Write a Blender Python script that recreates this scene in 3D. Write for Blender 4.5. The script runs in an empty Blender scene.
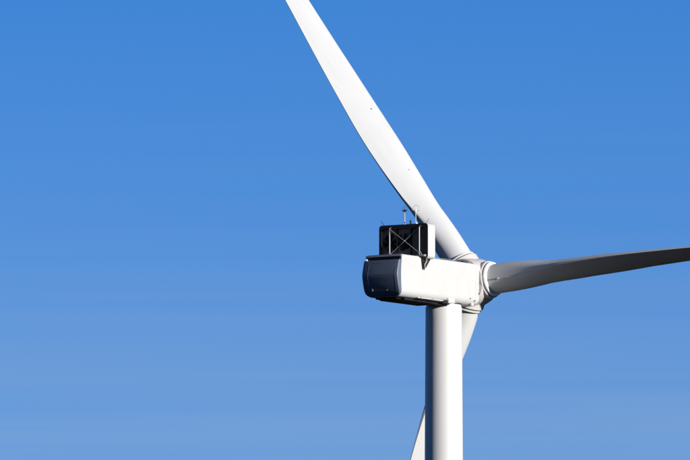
import bpy, bmesh, math
import numpy as np
from mathutils import Matrix, Vector

sc = bpy.context.scene
R = math.radians
H = 98.0                 # height of the nacelle floor / tower top
NAC_YAW = R(33.5)        # nacelle axis, measured clockwise from +Y (points away from the camera)

# ------------------------------------------------------------------ camera
ELEV = R(5.0)
CAM_Z = 1.7
DIST = (H - CAM_Z) / math.tan(ELEV)
F_PX = 12.5 * math.hypot(DIST, H - CAM_Z)      # focal length in photo pixels (690 wide)
cam_data = bpy.data.cameras.new('camera')
cam = bpy.data.objects.new('camera', cam_data)
sc.collection.objects.link(cam)
cam.location = (0, -DIST, CAM_Z)
cam_data.sensor_width = 36
cam_data.lens = F_PX / 690 * 36
cam_data.clip_start = 1
cam_data.clip_end = 60000
yaw = math.atan((444.5 - 345) / F_PX)
pitch = ELEV + math.atan((305 - 230) / F_PX)
cam.rotation_euler = (math.pi / 2 + pitch, 0, yaw)
sc.camera = cam

# ------------------------------------------------------------------ sky and sun
SUN_EL = 12.0
SUN_AZ = 127.8           # clockwise from +Y
world = bpy.data.worlds.new("World")
sc.world = world
world.use_nodes = True
nt = world.node_tree
nt.nodes.clear()
def N(t, tree=nt, **kw):
    n = tree.nodes.new(t)
    for k, v in kw.items():
        setattr(n, k, v)
    return n
sky = N('ShaderNodeTexSky', sky_type='NISHITA', sun_disc=False)
sky.sun_elevation = R(SUN_EL); sky.sun_rotation = R(SUN_AZ)
sky.altitude = 5000; sky.air_density = 1.0; sky.dust_density = 0.0; sky.ozone_density = 3.0
bg = N('ShaderNodeBackground'); bg.inputs[1].default_value = 0.0605
wo = N('ShaderNodeOutputWorld')
tint = N('ShaderNodeMix', data_type='RGBA', blend_type='MULTIPLY')
tint.inputs[0].default_value = 1.0
tint.inputs[7].default_value = (0.30, 0.675, 1.06, 1)      # deep, polarised blue
nt.links.new(sky.outputs[0], tint.inputs[6])
geo = N('ShaderNodeTexCoord')
sep = N('ShaderNodeSeparateXYZ')
nt.links.new(geo.outputs['Generated'], sep.inputs[0])
ramp = N('ShaderNodeValToRGB')                           # haze against the elevation (z = sin elevation)
nt.links.new(sep.outputs[2], ramp.inputs[0])
cr = ramp.color_ramp
pts = [(0.0, .52), (math.sin(R(3.0)), .50), (math.sin(R(4.3)), .36), (math.sin(R(4.75)), .26),
       (math.sin(R(5.3)), .09), (math.sin(R(6.3)), .0), (1.0, .0)]
while len(cr.elements) < len(pts):
    cr.elements.new(0.5)
for e, (p, v) in zip(cr.elements, pts):
    e.position = p; e.color = (v, v, v, 1)
mp = N('ShaderNodeMapping'); mp.inputs['Scale'].default_value = (9, 9, 400)
nt.links.new(geo.outputs['Generated'], mp.inputs[0])
noi = N('ShaderNodeTexNoise'); noi.inputs['Scale'].default_value = 1.0; noi.inputs['Detail'].default_value = 4
nt.links.new(mp.outputs[0], noi.inputs[0])
nm = N('ShaderNodeMath', operation='MULTIPLY_ADD'); nm.inputs[1].default_value = 1.25; nm.inputs[2].default_value = 0.375
nt.links.new(noi.outputs[0], nm.inputs[0])
hm = N('ShaderNodeMath', operation='MULTIPLY')
nt.links.new(ramp.outputs[0], hm.inputs[0]); nt.links.new(nm.outputs[0], hm.inputs[1])
hz = N('ShaderNodeMix', data_type='RGBA')
hz.inputs[7].default_value = (3.5, 4.42, 5.35, 1)          # thin haze near the horizon (times 0.1)
nt.links.new(hm.outputs[0], hz.inputs[0]); nt.links.new(tint.outputs[2], hz.inputs[6])
nt.links.new(hz.outputs[2], bg.inputs[0]); nt.links.new(bg.outputs[0], wo.inputs[0])

sl = bpy.data.lights.new('sun', 'SUN')
sl.energy = 5.0; sl.angle = R(0.5); sl.color = (1.0, 0.97, 0.92)
so = bpy.data.objects.new('sun', sl); sc.collection.objects.link(so)
to_sun = Vector((math.sin(R(SUN_AZ)) * math.cos(R(SUN_EL)), math.cos(R(SUN_AZ)) * math.cos(R(SUN_EL)), math.sin(R(SUN_EL))))
so.rotation_euler = to_sun.to_track_quat('Z', 'Y').to_euler()
so.location = (60, -60, 160)

sc.view_settings.view_transform = 'Standard'
sc.view_settings.look = 'None'
sc.view_settings.gamma = 1
sc.view_settings.exposure = 0.8
sc.cycles.max_bounces = 6

# ------------------------------------------------------------------ materials
def paint(name, col, rough=0.4, var=0.06, scale=0.6, spec=0.4, grime=None, stretch=(1, 1, 1), metal=0.0, bump=0.0):
    """painted surface: base colour with soft mottling and optional streaky grime"""
    m = bpy.data.materials.new(name); m.use_nodes = True
    t = m.node_tree; b = t.nodes['Principled BSDF']
    b.inputs['Roughness'].default_value = rough
    b.inputs['Specular IOR Level'].default_value = spec
    b.inputs['Metallic'].default_value = metal
    tc = N('ShaderNodeTexCoord', t); mpn = N('ShaderNodeMapping', t)
    mpn.inputs['Scale'].default_value = stretch
    t.links.new(tc.outputs['Object'], mpn.inputs[0])
    n1 = N('ShaderNodeTexNoise', t); n1.inputs['Scale'].default_value = scale; n1.inputs['Detail'].default_value = 6
    n1.inputs['Roughness'].default_value = .6
    t.links.new(mpn.outputs[0], n1.inputs[0])
    r = N('ShaderNodeValToRGB', t)
    r.color_ramp.elements[0].position = .3; r.color_ramp.elements[1].position = .7
    r.color_ramp.elements[0].color = tuple(c * (1 - var) for c in col) + (1,)
    r.color_ramp.elements[1].color = tuple(min(1, c * (1 + var)) for c in col) + (1,)
    t.links.new(n1.outputs[0], r.inputs[0])
    out = r.outputs[0]
    if grime:
        gcol, amt, gs = grime
        mp2 = N('ShaderNodeMapping', t); mp2.inputs['Scale'].default_value = gs
        t.links.new(tc.outputs['Object'], mp2.inputs[0])
        n2 = N('ShaderNodeTexNoise', t); n2.inputs['Scale'].default_value = 1.0; n2.inputs['Detail'].default_value = 8
        n2.inputs['Roughness'].default_value = .68
        t.links.new(mp2.outputs[0], n2.inputs[0])
        r2 = N('ShaderNodeValToRGB', t)
        r2.color_ramp.elements[0].position = .52; r2.color_ramp.elements[1].position = .8
        r2.color_ramp.elements[0].color = (0, 0, 0, 1); r2.color_ramp.elements[1].color = (amt, amt, amt, 1)
        t.links.new(n2.outputs[0], r2.inputs[0])
        mx = N('ShaderNodeMix', t, data_type='RGBA'); mx.inputs[7].default_value = tuple(gcol) + (1,)
        t.links.new(r2.outputs[0], mx.inputs[0]); t.links.new(out, mx.inputs[6])
        out = mx.outputs[2]
    t.links.new(out, b.inputs['Base Color'])
    rr = N('ShaderNodeMapRange', t)
    rr.inputs['To Min'].default_value = rough * .85; rr.inputs['To Max'].default_value = rough * 1.2
    t.links.new(n1.outputs[0], rr.inputs[0]); t.links.new(rr.outputs[0], b.inputs['Roughness'])
    if bump:
        bn = N('ShaderNodeBump', t); bn.inputs['Strength'].default_value = bump; bn.inputs['Distance'].default_value = .03
        t.links.new(n1.outputs[0], bn.inputs['Height']); t.links.new(bn.outputs[0], b.inputs['Normal'])
    return m

GR = (.30, .27, .22)
M_tower = paint('tower_paint', (.435, .425, .41), .42, .025, .25, grime=(GR, .25, (1.4, 1.4, .12)), stretch=(1, 1, .2))
M_shell = paint('nacelle_paint', (.385, .382, .372), .42, .02, .5, grime=(GR, .14, (.3, 1.2, .5)))
M_hub = paint('hub_paint', (.41, .39, .37), .4, .03, .6, grime=((.33, .26, .21), .3, (.9, .9, .9)))
M_blade = paint('blade_gelcoat', (.41, .41, .405), .55, .03, .35, spec=.12, grime=((.33, .31, .28), .30, (1.6, 1.6, .16)), stretch=(1, 1, .25))
M_dark = paint('rear_cover_paint', (.074, .092, .118), .48, .14, .9, spec=.45, grime=((.09, .09, .09), .3, (.8, .8, .5)))
M_black = paint('black_steel', (.012, .012, .014), .55, .2, 3, spec=.3)
M_core = paint('radiator_core', (.36, .27, .19), .75, .35, 2.2, spec=.2, stretch=(1, 1, .6))
M_fan = paint('fan_plastic', (.006, .006, .007), .6, .1, 3, spec=.2)
M_gap = paint('rubber_seal', (.02, .02, .02), .8, .1, 3, spec=.2)
M_galv = paint('galvanised_steel', (.30, .29, .275), .5, .1, 4, spec=.4, metal=.3)
M_white = paint('white_plastic', (.75, .75, .74), .4, .03, 3)
M_line = paint('panel_joint', (.36, .36, .35), .6, .05, 3)
M_edge = paint('cover_trim', (.10, .115, .14), .4, .1, 3)
M_grip = paint('brushed_grip', (.22, .24, .27), .4, .1, 3)
M_mast = paint('mast_paint', (.34, .34, .34), .5, .05, 3)
M_conc = paint('concrete', (.33, .32, .30), .85, .15, 1.2)

# ------------------------------------------------------------------ helpers
def link(name, me, mat, parent=None, world=None, kind=None, label=None):
    o = bpy.data.objects.new(name, me)
    sc.collection.objects.link(o)
    me.materials.append(mat)
    if parent:
        o.parent = parent
    if world is not None:
        o.matrix_local = world
    if kind: o['kind'] = kind
    if label: o['label'] = label
    return o

def finish(bm, name, smooth=None, bevel=0):
    if bevel:
        bmesh.ops.bevel(bm, geom=[e for e in bm.edges if e.is_manifold and e.calc_face_angle(0) > .6], offset=bevel, segments=2, affect='EDGES')
    bmesh.ops.recalc_face_normals(bm, faces=bm.faces)
    me = bpy.data.meshes.new(name); bm.to_mesh(me); bm.free()
    if smooth is not None:
        for p in me.polygons: p.use_smooth = True
        me.set_sharp_from_angle(angle=R(smooth))
    return me

def box(bm, x0, x1, y0, y1, z0, z1, mtx=None):
    r = bmesh.ops.create_cube(bm, size=1)
    mm = Matrix.Translation(((x0 + x1) / 2, (y0 + y1) / 2, (z0 + z1) / 2)) @ Matrix.Diagonal((x1 - x0, y1 - y0, z1 - z0, 1))
    bmesh.ops.transform(bm, verts=r['verts'], matrix=(mtx @ mm) if mtx else mm)
    return r['verts']

def box_me(name, *a, bevel=0, **k):
    bm = bmesh.new(); box(bm, *a, **k); return finish(bm, name, 40 if bevel else None, bevel)

def tube(bm, p, q, r0, r1=None, seg=12):
    p = Vector(p); q = Vector(q); r1 = r0 if r1 is None else r1
    d = q - p
    m = Matrix.Translation((p + q) / 2) @ d.to_track_quat('Z', 'Y').to_matrix().to_4x4()
    bmesh.ops.create_cone(bm, cap_ends=True, segments=seg, radius1=r0, radius2=r1, depth=d.length, matrix=m)

def tube_me(name, *a, **k):
    bm = bmesh.new(); tube(bm, *a, **k); return finish(bm, name, 40)

def polytube(bm, pts, r, seg=8):
    for a, b in zip(pts[:-1], pts[1:]):
        tube(bm, a, b, r, seg=seg)

def loft(rings, closed=True, caps=True):
    bm = bmesh.new()
    vs = [[bm.verts.new(p) for p in ring] for ring in rings]
    n = len(rings[0])
    for a, b in zip(vs[:-1], vs[1:]):
        for i in range(n if closed else n - 1):
            j = (i + 1) % n
            bm.faces.new((a[i], a[j], b[j], b[i]))
    if caps:
        bm.faces.new(vs[0]); bm.faces.new(vs[-1])
    return bm

def lathe(profile, seg=64):
    """profile: (r, h) pairs turned about +Z"""
    rings = [[(r * math.cos(2 * math.pi * i / seg), r * math.sin(2 * math.pi * i / seg), h) for i in range(seg)] for r, h in profile]
    return loft(rings)

# ------------------------------------------------------------------ ground
bm = bmesh.new()
rings = [0, 60, 150, 300, 600, 1200, 2500, 6000, 15000, 30000]
seg = 72
prev = None
c0 = bm.verts.new((0, 0, 0))
rng = np.random.RandomState(4)
for r in rings[1:]:
    cur = []
    for i in range(seg):
        a = 2 * math.pi * i / seg
        z = 0 if r < 200 else float(min(1.0, r / 2500) * (rng.rand() - .5) * 1.6)
        cur.append(bm.verts.new((r * math.cos(a), r * math.sin(a), z)))
    for i in range(seg):
        j = (i + 1) % seg
        if prev is None: bm.faces.new((c0, cur[i], cur[j]))
        else: bm.faces.new((prev[i], cur[i], cur[j], prev[j]))
    prev = cur
me = finish(bm, 'ground', 60)
gm = bpy.data.materials.new('meadow'); gm.use_nodes = True
t = gm.node_tree; b = t.nodes['Principled BSDF']; b.inputs['Roughness'].default_value = .95
b.inputs['Specular IOR Level'].default_value = 0
tc = N('ShaderNodeTexCoord', t)
n1 = N('ShaderNodeTexNoise', t); n1.inputs['Scale'].default_value = .012; n1.inputs['Detail'].default_value = 12
n2 = N('ShaderNodeTexVoronoi', t); n2.inputs['Scale'].default_value = .0022
t.links.new(tc.outputs['Object'], n1.inputs[0]); t.links.new(tc.outputs['Object'], n2.inputs[0])
rp = N('ShaderNodeValToRGB', t)
rp.color_ramp.elements[0].position = .3; rp.color_ramp.elements[1].position = .7
rp.color_ramp.elements[0].color = (.008, .010, .005, 1); rp.color_ramp.elements[1].color = (.024, .022, .012, 1)
t.links.new(n1.outputs[0], rp.inputs[0])
mx = N('ShaderNodeMix', t, data_type='RGBA', blend_type='MULTIPLY'); mx.inputs[0].default_value = .5
t.links.new(rp.outputs[0], mx.inputs[6]); t.links.new(n2.outputs['Color'], mx.inputs[7])
t.links.new(mx.outputs[2], b.inputs['Base Color'])
g = link('ground', me, gm, kind='structure')

# ------------------------------------------------------------------ the turbine
root = bpy.data.objects.new('wind_turbine', None)
sc.collection.objects.link(root)
root['label'] = 'white three-bladed wind turbine with boxy nacelle, dark rear cover and black roof cooler'
root['category'] = 'wind turbine'

NAC = Matrix.Translation((0, 0, H)) @ Matrix.Rotation(math.pi / 2 - NAC_YAW, 4, 'Z')   # local +X: towards the hub

# tower ------------------------------------------------------------
TX = -.035
prof = []
def tr(z): return 1.456 + .0058 * (H - z)
seams = [0.0, 22.0, 46.0, 71.0]
hs = sorted([0.0, 10, 30, 60, 85, H - 1.2] + seams[1:])
for h in hs: prof.append((tr(h), h))
prof += [(1.455, H - .25), (1.40, H - .12), (1.40, H + .2)]
tower = link('tower', finish(lathe(prof, 96), 'tower', 35), M_tower, root, Matrix.Translation((TX, 0, 0)))
link('foundation', finish(lathe([(4.6, -.3), (4.6, .12), (4.2, .25), (2.3, .25)], 64), 'foundation', 30), M_conc, root)

# yaw bearing between the tower and nacelle
link('yaw_bearing', finish(lathe([(1.30, -.02), (1.47, .0), (1.47, .10), (1.54, .14), (1.54, .30)], 64), 'yaw_bearing', 30), M_black, root, Matrix.Translation((TX, 0, H)))

# nacelle body -----------------------------------------------------
HW, ZT = 1.70, 3.38
def section(hw, z0, z1, rb, rt, nb=8, y_in=0.0):
    """rounded rectangle (y, z), counter-clockwise, starting bottom right"""
    pts = []
    for cx, cz, a0, rr in ((hw - rb, z0 + rb, -90, rb), (hw - rt, z1 - rt, 0, rt), (-hw + rt, z1 - rt, 90, rt), (-hw + rb, z0 + rb, 180, rb)):
        for k in range(nb + 1):
            a = R(a0 + 90 * k / nb)
            pts.append((cx + rr * math.cos(a), cz + rr * math.sin(a)))
        if a0 in (0, 180) or True:
            pass
    # subdivide the long sides so that the curved rear edge is smooth
    out = []
    for i, p in enumerate(pts):
        q = pts[(i + 1) % len(pts)]
        out.append(p)
        d = math.hypot(q[0] - p[0], q[1] - p[1])
        if d > .6:
            n = 12
            for k in range(1, n): out.append((p[0] + (q[0] - p[0]) * k / n, p[1] + (q[1] - p[1]) * k / n))
    return out
XR = -8.6
def zeta(z): return (z - ZT / 2) / (ZT / 2)
def rear_edge(z): return XR - .17 * (1 - zeta(z) ** 2)
sec = section(HW, 0, ZT, .55, .16)
rings = [[(rear_edge(z), y, z) for y, z in sec]]
for x in (-6, -3, 0, 2.2):
    rings.append([(x, y, z) for y, z in sec])
for x, s in ((2.42, .992), (2.58, .97), (2.68, .93), (2.72, .86)):
    rings.append([(x, y * s, ZT / 2 + (z - ZT / 2) * s) for y, z in sec])
nacelle = link('nacelle', finish(loft(rings), 'nacelle', 32), M_shell, root, NAC)

# dark rear cover: a shell whose back bulges, with a crease at mid height
def bulge(z):
    zz = zeta(z); w = .11 * min(1, 1.6 * (1 - abs(zz)) + .15)
    return float(np.mean([bulge_raw(zz + d * w) for d in (-1, -.5, 0, .5, 1)]))
def bulge_raw(zz):
    return float(np.interp(zz, [-1, -.93, -.80, -.45, .0, .02, .35, .72, .90, 1], [.03, .16, .34, .56, .725, .725, .60, .42, .22, .06]))
ZS0, ZS1 = 2.92, 3.20       # open slot under the top lip
def cover(z0, z1, nz, s=1.004):
    """solid between heights z0 and z1, from the nacelle's rear edge back to the bulge"""
    rings = []
    for i in range(nz + 1):
        z = z0 + (z1 - z0) * i / nz
        hw = HW
        if z < .55: hw = HW - .55 + math.sqrt(max(0, .55 ** 2 - (.55 - z) ** 2))
        if z > ZT - .16: hw = HW - .16 + math.sqrt(max(0, .16 ** 2 - (z - ZT + .16) ** 2))
        hw *= s
        xf = rear_edge(z) + .004; xb = XR - bulge(z)
        c = min(.12, max(.01, (xf - xb) * .4))
        ring = [(xf, -hw, z)]
        for k in range(5):
            a = R(90 * k / 4); ring.append((xb + c - c * math.sin(a), -hw + c - c * math.cos(a), z))
        for k in range(1, 8): ring.append((xb - .05 * math.sin(math.pi * k / 8), -hw + c + (2 * hw - 2 * c) * k / 8, z))
        for k in range(5):
            a = R(90 * k / 4); ring.append((xb + c - c * math.cos(a), hw - c + c * math.sin(a), z))
        ring.append((xf, hw, z))
        rings.append(ring)
    return rings
rear = link('rear_cover', finish(loft(cover(.0, ZS0, 26)), 'rear_cover', 20), M_dark, root, NAC)
link('top_lip', finish(loft(cover(ZS1, ZT + .006, 5)), 'top_lip', 30), M_edge, rear)
link('vent_slot', box_me('vent_slot', XR - .12, XR + .03, -HW + .03, HW - .03, ZS0 - .02, ZS1 + .02), M_black, rear)
for y0, y1 in ((-HW + .004, -HW + .16), (HW - .16, HW - .004)):
    link('side_cheek', box_me('side_cheek', XR - .14, XR - .0, y0, y1, ZS0, ZS1, bevel=.01), M_edge, rear)
# white wedge added for the sunlit inner wall at the slot's far end
bm = bmesh.new()
v = [bm.verts.new(p) for p in ((XR - .36, HW - .30, ZS0 - .06), (XR - .36, HW - .06, ZS0 - .06), (XR - .16, HW - .06, ZS1 - .02), (XR - .16, HW - .14, ZS1 - .02),
                               (XR - .10, HW - .30, ZS0 - .06), (XR - .10, HW - .06, ZS0 - .06))]
for f in ((0, 1, 2, 3), (0, 3, 4), (1, 5, 2), (3, 2, 5, 4), (0, 4, 5, 1)): bm.faces.new([v[i] for i in f])
link('sunlit_spot', finish(bm, 'sunlit_spot'), M_white, rear)
# raised seams and the hatch with its grip
def on_back(y, z, off=.0):
    c = .12; hw = HW * 1.004
    k = (y + hw - c) / (2 * hw - 2 * c)
    return XR - bulge(z) - .05 * math.sin(math.pi * min(1, max(0, k))) - off
def strip(pts, w, d):
    """thin raised strip following the back; pts (y,z)"""
    bm = bmesh.new(); prev = None
    for i, (y, z) in enumerate(pts):
        a = pts[min(i + 1, len(pts) - 1)]; b_ = pts[max(i - 1, 0)]
        ty, tz = a[0] - b_[0], a[1] - b_[1]; l = math.hypot(ty, tz); ny, nz = -tz / l, ty / l
        x = on_back(y, z)
        q = [bm.verts.new((x + .02, y + ny * w, z + nz * w)), bm.verts.new((x - d, y + ny * w, z + nz * w)),
             bm.verts.new((x - d, y - ny * w, z - nz * w)), bm.verts.new((x + .02, y - ny * w, z - nz * w))]
        if prev:
            for k in range(4): bm.faces.new((prev[k], prev[(k + 1) % 4], q[(k + 1) % 4], q[k]))
        else: bm.faces.new(q)
        prev = q
    bm.faces.new(prev)
    return finish(bm, 'seam')
lin = lambda a, b, n: [a + (b - a) * i / n for i in range(n + 1)]
for pts, mt in (([(1.13, z) for z in lin(.75, 2.70, 14)], M_edge),
                ([(y, 2.66) for y in lin(-.25, 1.13, 6)], M_edge),
                ([(y, 2.62) for y in lin(-1.45, -.75, 4)], M_edge),
                ([(y, 1.72) for y in lin(-1.5, .3, 6)], M_dark),
                ([(-1.42, z) for z in lin(.5, 2.4, 12)], M_dark)):
    link('seam', strip(pts, .014, .010), mt, rear)
x = on_back(.0, .62)
link('grip_recess', box_me('grip_recess', x - .025, x + .06, -.62, .78, .55, .68), M_black, rear)
link('grip_bar', box_me('grip_bar', x + .0, x + .10, -.60, .80, .485, .525, bevel=.008), M_grip, rear)
link('latch', box_me('latch', x - .05, x + .05, .74, .86, .46, .66, bevel=.02), M_grip, rear)

# side fittings of the nacelle (camera side is -Y)
YS = -HW
def side_box(name, x0, x1, z0, z1, d, mat, parent=nacelle, bevel=.0):
    return link(name, box_me(name, x0, x1, YS - d, YS + .03, z0, z1, bevel=bevel), mat, parent)
# hatch outline: four thin gaskets
hx0, hx1, hz0, hz1 = 1.05, 1.98, .42, 1.98
for a in ((hx0, hx0 + .03, hz0, hz1), (hx1, hx1 + .03, hz0, hz1), (hx0 + .03, hx1, hz0, hz0 + .03), (hx0 + .03, hx1, hz1 - .03, hz1)):
    side_box('hatch_seal', a[0], a[1], a[2], a[3], .006, M_line)
for x_, z_ in ((1.16, .50), (1.78, .34)):
    side_box('hinge', x_, x_ + .14, z_, z_ + .07, .03, M_gap)
side_box('hinge', 1.35, 1.75, 2.00, 2.05, .02, M_line)
side_box('shell_joint', .30, .318, 2.35, 3.2, .004, M_line)
side_box('shell_joint', 2.08, 2.105, .45, 3.1, .005, M_line)
# drip rail and lifting lug on the lower edge
link('drip_rail', box_me('drip_rail', -6.3, -.9, YS + .03, YS + .16, .03, .10, bevel=.01), M_shell, nacelle)
for x_ in (-5.9, -4.2, -2.6):
    link('rail_clip', box_me('rail_clip', x_, x_ + .2, YS - .0, YS + .14, .0, .13, bevel=.01), M_galv, nacelle)
link('lifting_lug', box_me('lifting_lug', -2.05, -1.05, YS - .05, YS + .2, -.06, .36, bevel=.05), M_shell, nacelle)
link('lug_slot', box_me('lug_slot', -2.6, -2.03, YS - .03, YS + .25, -.08, .14, bevel=.02), M_black, nacelle)
link('lifting_lug', box_me('lifting_lug', 1.35, 1.75, YS - .02, YS + .2, -.05, .18, bevel=.04), M_shell, nacelle)
link('bolt', tube_me('bolt', (2.45, YS - .05, 1.0), (2.45, YS + .1, 1.0), .05), M_gap, nacelle)
# underside: dark floor tray with cable box
link('floor_tray', box_me('floor_tray', -7.4, -1.9, -1.15, 1.3, -.16, .02, bevel=.05), M_black, nacelle)
link('floor_hatch', box_me('floor_hatch', -8.2, -7.5, -.9, 1.15, -.12, .02, bevel=.04), M_black, nacelle)
# roof fittings near the hub
for x_, y_, w_, h_ in ((-.2, -1.35, .5, .10), (.55, -1.3, .35, .16), (1.1, -1.25, .3, .13)):
    link('roof_fitting', box_me('roof_fitting', x_, x_ + w_, y_ - .12, y_ + .12, ZT - .02, ZT + h_, bevel=.02), M_gap, nacelle)
bm = bmesh.new()
polytube(bm, [(-4.0, -1.3, ZT - .05), (-4.0, -1.3, ZT + .1), (1.8, -1.3, ZT + .1), (1.8, -1.3, ZT - .05)], .018)
link('roof_rail', finish(bm, 'roof_rail', 40), M_galv, nacelle)

# cooler on the roof --------------------------------------------------
CX0, CX1 = -5.87, -4.80
CHW, CZ0, CZ1 = 2.32, 3.20, 6.02
def rrect(hw, z0, z1, r, n=6):
    pts = []
    for cx, cz, a0 in ((hw - r, z0 + r, -90), (hw - r, z1 - r, 0), (-hw + r, z1 - r, 90), (-hw + r, z0 + r, 180)):
        for k in range(n + 1):
            a = R(a0 + 90 * k / n); pts.append((cx + r * math.cos(a), cz + r * math.sin(a)))
    return pts
def frame(name, x0, x1, outer, inner):
    bm = bmesh.new()
    n = len(outer)
    L = [[bm.verts.new((x, y, z)) for y, z in p] for x, p in ((x0, outer), (x1, outer), (x1, inner), (x0, inner))]
    for a in range(4):
        A, B = L[a], L[(a + 1) % 4]
        for i in range(n): bm.faces.new((A[i], A[(i + 1) % n], B[(i + 1) % n], B[i]))
    return finish(bm, name, 30)
cooler = link('cooler_housing', frame('cooler_housing', CX0 + .05, CX1, rrect(CHW, CZ0, CZ1, .26), rrect(CHW - .07, CZ0 + .07, CZ1 - .07, .20)), M_shell, root, NAC)
link('cooler_rim', frame('cooler_rim', CX0 - .02, CX0 + .049, rrect(CHW, CZ0, CZ1, .26), rrect(CHW - .26, CZ0 + .2, CZ1 - .32, .14)), M_black, cooler)
link('rear_liner', frame('rear_liner', CX0 + .06, CX1 - .1, rrect(CHW - .075, CZ0 + .075, CZ1 - .075, .20), rrect(CHW - .12, CZ0 + .12, CZ1 - .12, .16)), M_black, cooler)
# three radiator cores, each with fins
xc = CX0 + .34
for k in range(3):
    y0 = -CHW + .16 + k * 1.50; y1 = y0 + 1.44
    core = link('radiator', box_me('radiator', xc, xc + .35, y0, y1, CZ0 + .15, CZ1 - .15), M_fan if k == 0 else M_core, cooler)
# fins: one joined part
bm = bmesh.new()
for i in range(64):
    y = -CHW + .17 + i * (2 * CHW - .34) / 64
    box(bm, xc - .05, xc - .002, y, y + .014, CZ0 + .15, CZ1 - .15)
link('cooling_fins', finish(bm, 'cooling_fins'), M_core, cooler, kind='stuff')
# two fans with ducts in front of the cores
for fy in (1.38, .1):
    bm = bmesh.new()
    for k in range(6):
        a = 2 * math.pi * k / 6 + .35
        m = Matrix.Translation((xc - .12, fy, 4.62)) @ Matrix.Rotation(a, 4, 'X')
        q = [(-.05, -.08, .12), (.05, .08, .12), (.10, .30, .60), (.04, .10, .70), (-.10, -.24, .66)]
        f1 = [bm.verts.new(m @ Vector((x + .008, y, z))) for x, y, z in q]
        f2 = [bm.verts.new(m @ Vector((x - .008, y, z))) for x, y, z in q]
        bm.faces.new(f1); bm.faces.new(f2)
        for n_ in range(5): bm.faces.new((f1[n_], f1[(n_ + 1) % 5], f2[(n_ + 1) % 5], f2[n_]))
    tube(bm, (xc - .2, fy, 4.62), (xc - .05, fy, 4.62), .16, seg=20)
    fan = link('fan', finish(bm, 'fan', 30), M_fan, cooler)
for y in (-.62, .74):
    link('divider', box_me('divider', CX0 + .12, xc - .01, y - .035, y + .035, CZ0 + .2, CZ1 - .2), M_fan, cooler)
# struts and the crossed stays in front
SX = CX0 - .16
sy0, sy1 = 1.22, -1.62
for y in (sy0, sy1):
    s = link('strut', tube_me('strut', (SX, y, ZT), (SX, y, CZ1 - .20), .052), M_galv, cooler)
    bm = bmesh.new()
    for dy in (-.32, .32):
        tube(bm, (SX - .0, y + dy, ZT - .02), (SX, y, ZT + .48), .034, seg=8)
    box(bm, SX - .12, SX + .12, y - .42, y + .42, ZT - .01, ZT + .05)
    link('strut_foot', finish(bm, 'strut_foot', 40), M_galv, s)
    link('strut_clamp', box_me('strut_clamp', SX - .08, CX0 + .0, y - .10, y + .10, CZ1 - .28, CZ1 - .16, bevel=.01), M_gap, s)
for (ya, za), (yb, zb) in (((sy0 - .02, CZ1 - .34), (sy1 + .02, ZT + .30)), ((sy1 + .02, CZ1 - .30), (sy0 - .02, ZT + .26))):
    off = -.03 if ya > yb else .03
    link('cross_stay', tube_me('cross_stay', (SX + off, ya, za), (SX + off, yb, zb), .021, seg=8), M_galv, cooler)
link('stay_clamp', tube_me('stay_clamp', (SX - .06, -.20, 4.69), (SX + .06, -.20, 4.69), .06), M_galv, cooler)
# dark triangle: support bracket plus the overhanging cooler's shadow, modelled as one plate
bm = bmesh.new()
v0 = [(-5.95, ZT - .05), (-4.55, ZT - .05), (-5.30, 2.50), (-5.75, 2.35)]
for yy in (YS - .10, YS + .02):
    pass
fa = [bm.verts.new((x, YS - .09, z)) for x, z in v0]; fb = [bm.verts.new((x, YS + .02, z)) for x, z in v0]
bm.faces.new(fa); bm.faces.new(fb)
for i in range(4): bm.faces.new((fa[i], fa[(i + 1) % 4], fb[(i + 1) % 4], fb[i]))
link('bracket_and_shadow', finish(bm, 'bracket_and_shadow'), M_gap, cooler)
bm = bmesh.new()
polytube(bm, [(-5.95, YS - .28, ZT + .10), (-5.60, YS - .34, ZT - .02), (-5.50, YS - .26, 3.0), (-5.60, YS - .14, 2.72), (-5.48, YS - .10, 2.40)], .055)
link('coolant_hose', finish(bm, 'coolant_hose', 50), M_galv, cooler)
bm = bmesh.new()
polytube(bm, [(-5.80, YS - .12, ZT - .02), (-5.72, YS - .16, 2.7), (-5.60, YS - .10, 2.3)], .04)
link('coolant_hose', finish(bm, 'coolant_hose', 50), M_gap, cooler)
link('side_bracket', box_me('side_bracket', -6.15, -5.55, YS - .48, YS + .05, ZT - .03, ZT + .12, bevel=.02), M_galv, cooler)

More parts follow.
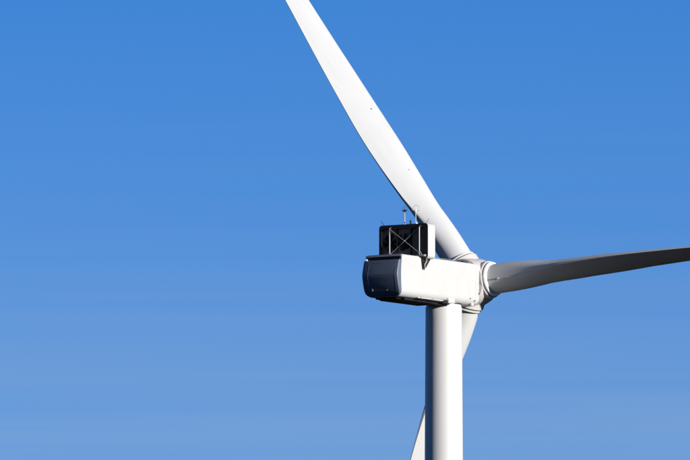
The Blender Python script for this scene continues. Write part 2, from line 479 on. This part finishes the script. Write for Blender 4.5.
# instruments on top of the cooler --------------------------------------
def mast(yl, xl, top, kindn):
    z0 = CZ1 - .03
    mo = link('sensor_mast', tube_me('sensor_mast', (xl, yl, z0), (xl, yl, top), .042, .034), M_mast, root, NAC)
    link('mast_base', box_me('mast_base', xl - .1, xl + .1, yl - .12, yl + .12, z0, z0 + .14, bevel=.02), M_white, mo)
    if kindn == 'anemometer':
        link('sensor_head', finish(lathe([(.03, top - .02), (.10, top + .04), (.11, top + .16), (.06, top + .24)], 16), 'sensor_head', 50), M_gap, mo)
        mo.data  # head is turned about the mast
        mo.children[-1].matrix_local = Matrix.Translation((xl, yl, 0))
        for k in range(3):
            a = 2 * math.pi * k / 3 + .4
            bm = bmesh.new()
            cx_, cy_ = xl + .19 * math.cos(a), yl + .19 * math.sin(a)
            tube(bm, (xl, yl, top + .12), (cx_, cy_, top + .12), .014, seg=6)
            bmesh.ops.create_uvsphere(bm, u_segments=10, v_segments=6, radius=.05, matrix=Matrix.Translation((cx_, cy_, top + .12)))
            link('cup', finish(bm, 'cup', 50), M_gap, mo)
    else:
        bm = bmesh.new()
        pts = [(xl, yl + .34 * math.cos(R(a)), top + .10 + .42 * math.sin(R(a))) for a in range(0, 181, 15)]
        polytube(bm, pts, .011, 6)
        tube(bm, (xl, yl - .34, top + .1), (xl, yl, top), .016, seg=6); tube(bm, (xl, yl + .34, top + .1), (xl, yl, top), .016, seg=6)
        link('lightning_hoop', finish(bm, 'lightning_hoop', 50), M_galv, mo)
        bm = bmesh.new()
        tube(bm, (xl, yl, top - .02), (xl, yl, top + .18), .07, seg=12)
        link('sensor_head', finish(bm, 'sensor_head', 50), M_white, mo)
    return mo
m1 = mast(.16, CX0 + .42, CZ1 + 1.02, 'anemometer')
bm = bmesh.new()
polytube(bm, [(CX0 + .42, .16 + .26 * math.cos(R(a)), CZ1 + 1.12 + .36 * math.sin(R(a))) for a in range(0, 181, 15)], .010, 6)
link('lightning_hoop', finish(bm, 'lightning_hoop', 50), M_gap, m1)
mast(-.90, CX0 + .42, CZ1 + 1.02, 'vane')
al = link('warning_light', tube_me('warning_light', (CX0 + .4, -.42, CZ1 - .02), (CX0 + .4, -.42, CZ1 + .34), .07), M_gap, root, NAC)
for y, dy in ((CHW - .42, .34), (-CHW + .32, -.36)):
    link('lightning_rod', tube_me('lightning_rod', (CX0 + .15, y, CZ1 - .03), (CX0 + .15, y + dy, CZ1 + .36), .022, seg=8), M_gap if dy > 0 else M_galv, root, NAC)

# hub ------------------------------------------------------------------
TILT = R(5); HX, HZ = 4.12, 2.10
# rotor frame: columns = axis A (upwind), lateral L (left), up U, written in nacelle axes
ROT = NAC @ Matrix.Translation((HX, 0, HZ)) @ Matrix.Rotation(-TILT, 4, 'Y')
hubprof = [(1.5, -1.50), (1.88, -1.42), (1.93, -1.25), (1.95, -.6), (1.95, .35), (1.92, .75), (1.80, 1.15), (1.58, 1.5), (1.26, 1.83), (.88, 2.1), (.45, 2.28), (.04, 2.34)]
toX = Matrix.Rotation(math.pi / 2, 4, 'Y')
bm = lathe(hubprof, 72); bmesh.ops.transform(bm, verts=bm.verts, matrix=toX)
hub = link('hub', finish(bm, 'hub', 40), M_hub, root, ROT)
bm = lathe([(1.2, -1.75), (1.62, -1.70), (1.62, -1.45)], 48); bmesh.ops.transform(bm, verts=bm.verts, matrix=toX)
link('shaft_seal', finish(bm, 'shaft_seal', 40), M_gap, hub)

for dth in (-120, 0, 120):
    th_ = R(84.85 + dth)
    d_ = Vector((0, -math.sin(th_), math.cos(th_)))
    mt = d_.to_track_quat('Z', 'Y').to_matrix().to_4x4()
    bm = lathe([(1.50, 1.0), (1.50, 1.80), (1.46, 1.85), (1.1, 1.85)], 64); bmesh.ops.transform(bm, verts=bm.verts, matrix=mt)
    link('blade_socket', finish(bm, 'blade_socket', 30), M_hub, hub)

# blades ---------------------------------------------------------------
TH0, CONE, B0, B1, PF, PRE, SAG = R(84.85), R(2.80), R(80.8), R(1.8), .343, 1.85, .98
R0 = [3.0, 6.4, 10.6, 15, 22, 29.5, 40, 50, 55.4, 56]
CH = [2.4, 2.47, 3.37, 3.85, 3.38, 2.66, 1.95, 1.25, .62, .2]
def chord(r):
    # monotone-ish smooth interpolation through the measured chords
    w = [-1.8, -1.35, -.9, -.45, 0, .45, .9, 1.35, 1.8] if r > 5 else [-.9, -.45, 0, .45, .9]
    return float(np.mean([np.interp(r + d, R0, CH) for d in w]))
def blade_ring(r):
    D = 2.4
    m = min(1, max(0, (r - 2.6) / 6.5)); m = m * m * (3 - 2 * m)
    c = chord(r)
    trel = float(np.interp(r, [3, 7, 11, 16, 24, 40, 56], [1.0, .64, .46, .33, .26, .2, .15]))
    tt = trel * c
    base = float(np.interp(r, [4, 6.5, 9.7, 12, 14, 20, 56], [.16, .11, .065, .035, .02, .01, .01]))
    pts = []
    NU = 26; DEL = R(10)
    def yt(s): return tt * 5 * (.2969 * math.sqrt(s) - .126 * s - .3516 * s * s + .2843 * s ** 3 - .1015 * s ** 4)
    def mix(u, w, ang):
        uc, wc = D / 2 * math.cos(ang), D / 2 * math.sin(ang)
        return (uc * (1 - m) + u * m, wc * (1 - m) + w * m)
    for i in range(NU + 1):
        k = i / NU; s = (1 - math.cos(math.pi * k)) / 2 if k < .5 else (1 - math.cos(math.pi * k)) / 2
        pts.append(mix((PF - s) * c, (yt(s) + base * s ** 1.3) * 1.1, (math.pi - DEL) * k))
    a, b_ = (yt(1) + base) * 1.1, -(yt(1) + base) * .9
    for i in range(1, 6):
        k = i / 6; pts.append(mix((PF - 1) * c, a + (b_ - a) * k, math.pi - DEL + 2 * DEL * k))
    for i in range(NU, 0, -1):
        k = i / NU; s = (1 - math.cos(math.pi * k)) / 2
        pts.append(mix((PF - s) * c, -(yt(s) + base * s ** 1.3) * .9, -(math.pi - DEL) * k))
    return pts
rs = [1.70, 2.0, 2.3, 2.6] + list(np.linspace(3, 16, 40)) + list(np.linspace(16.8, 50, 42)) + [51, 52, 53, 54, 54.7, 55.2, 55.6, 55.9, 56]
A3 = Vector((1, 0, 0)); RT = Vector((0, -1, 0)); UP = Vector((0, 0, 1))       # rotor frame axes
G3 = (ROT.to_3x3().inverted() @ Vector((0, 0, -1)))
for dth in (-120, 0, 120):
    th = TH0 + R(dth)
    bdir = math.sin(th) * RT + math.cos(th) * UP
    tdir = math.cos(th) * RT - math.sin(th) * UP
    ydir = bdir.cross(tdir)                    # right-handed local frame: x = tangent, z = span
    fr = Matrix((tdir, ydir, bdir)).transposed().to_4x4()
    inv = fr.to_3x3().inverted()
    gperp = inv @ (G3 - G3.dot(bdir) * bdir)
    aL = inv @ A3
    tL = Vector((1, 0, 0))
    def place(r, u, w):
        be = B0 + B1 * (min(r, 40) - 15) / 10
        n = -math.cos(be) * aL + math.sin(be) * tL
        c = math.sin(be) * aL + math.cos(be) * tL
        f = 1 if r < 30 else 1
        ctr = Vector((0, 0, r)) + aL * (math.tan(CONE) * r + PRE * r * r / 1000) + gperp * (SAG * r * r / 1000)
        return ctr + c * u + n * w, n, c
    rings = [[place(r, u, w)[0] for u, w in blade_ring(r)] for r in rs]
    blade = link('blade', finish(loft(rings), 'blade', 28), M_blade, root, ROT @ fr)
    # collar where the blade enters the hub, and the dark seal in front of it
    link('blade_collar', finish(lathe([(1.22, 1.90), (1.36, 1.91), (1.38, 1.94), (1.38, 2.08), (1.35, 2.11), (1.19, 2.12)], 64), 'blade_collar', 30), M_white if dth == 0 else M_blade, blade)
    link('root_seal', finish(lathe([(1.2, 1.80), (1.40, 1.80), (1.40, 1.915), (1.2, 1.915)], 64), 'root_seal', 30), M_gap, blade)
    # vortex generators in a row ahead of the blunt trailing edge, both faces: one joined part
    bm = bmesh.new()
    for r in np.arange(3.2, 6.8, .22):
        ring = blade_ring(r)
        for idx, sg in ((25, 1),):
            u, w = ring[idx]
            p, n, c = place(r, u, w)
            z = Vector((0, 0, 1)); d = (c * .9 + z * (.45 if int(r / .16) % 2 else -.45)).normalized()
            q = Matrix((d, n.cross(d).normalized(), n)).transposed().to_4x4(); q.translation = p
            box(bm, -.04, .04, -.007, .007, -.02, .016, mtx=q)
    link('vortex_generators', finish(bm, 'vortex_generators'), M_line, blade, kind='stuff')
    for r, idx in ((17.45, 11), (36.0, 11)):
        u, w = blade_ring(r)[idx]; p, n, c = place(r, u, w)
        bm = bmesh.new(); tube(bm, p - n * .05, p + n * .012, .065, seg=16)
        link('lightning_receptor', finish(bm, 'lightning_receptor', 40), M_gap, blade)
    u, w = blade_ring(11.0)[12]; p, n, c = place(11.0, u, w)
    bm = bmesh.new(); tube(bm, p - n * .05, p + n * .012, .045, seg=12)
    link('drain_cap', finish(bm, 'drain_cap', 40), M_gap, blade)
    if dth == 0:
        # alignment mark on the root: dark line with a pale dot
        bm = bmesh.new()
        ang = math.atan2(-1, 0) if dth == 0 else 0
        # point of the root circle that faces the camera
        vw = inv @ (ROT.to_3x3().inverted() @ Vector((0, -1, -.087)))
        vw.z = 0; vw.normalize(); side = Vector((-vw.y, vw.x, 0))
        for r, off in ((2.15, 1.0), (2.45, 1.0), (2.75, 1.0)):
            q = Matrix((side, vw, Vector((0, 0, 1)))).transposed().to_4x4(); q.translation = vw * 1.2 + Vector((0, 0, r)) + aL * (math.tan(CONE) * r)
            box(bm, -.022, .022, -.03, .012, 0, .20, mtx=q)
        link('alignment_mark', finish(bm, 'alignment_mark'), M_gap, blade)
        bm = bmesh.new()
        c_ = vw * 1.19 + Vector((0, 0, 3.15)) + aL * (math.tan(CONE) * 3.15)
        tube(bm, c_ - vw * .02, c_ + vw * .03, .08, seg=12)
        link('alignment_dot', finish(bm, 'alignment_dot', 40), M_white, blade)
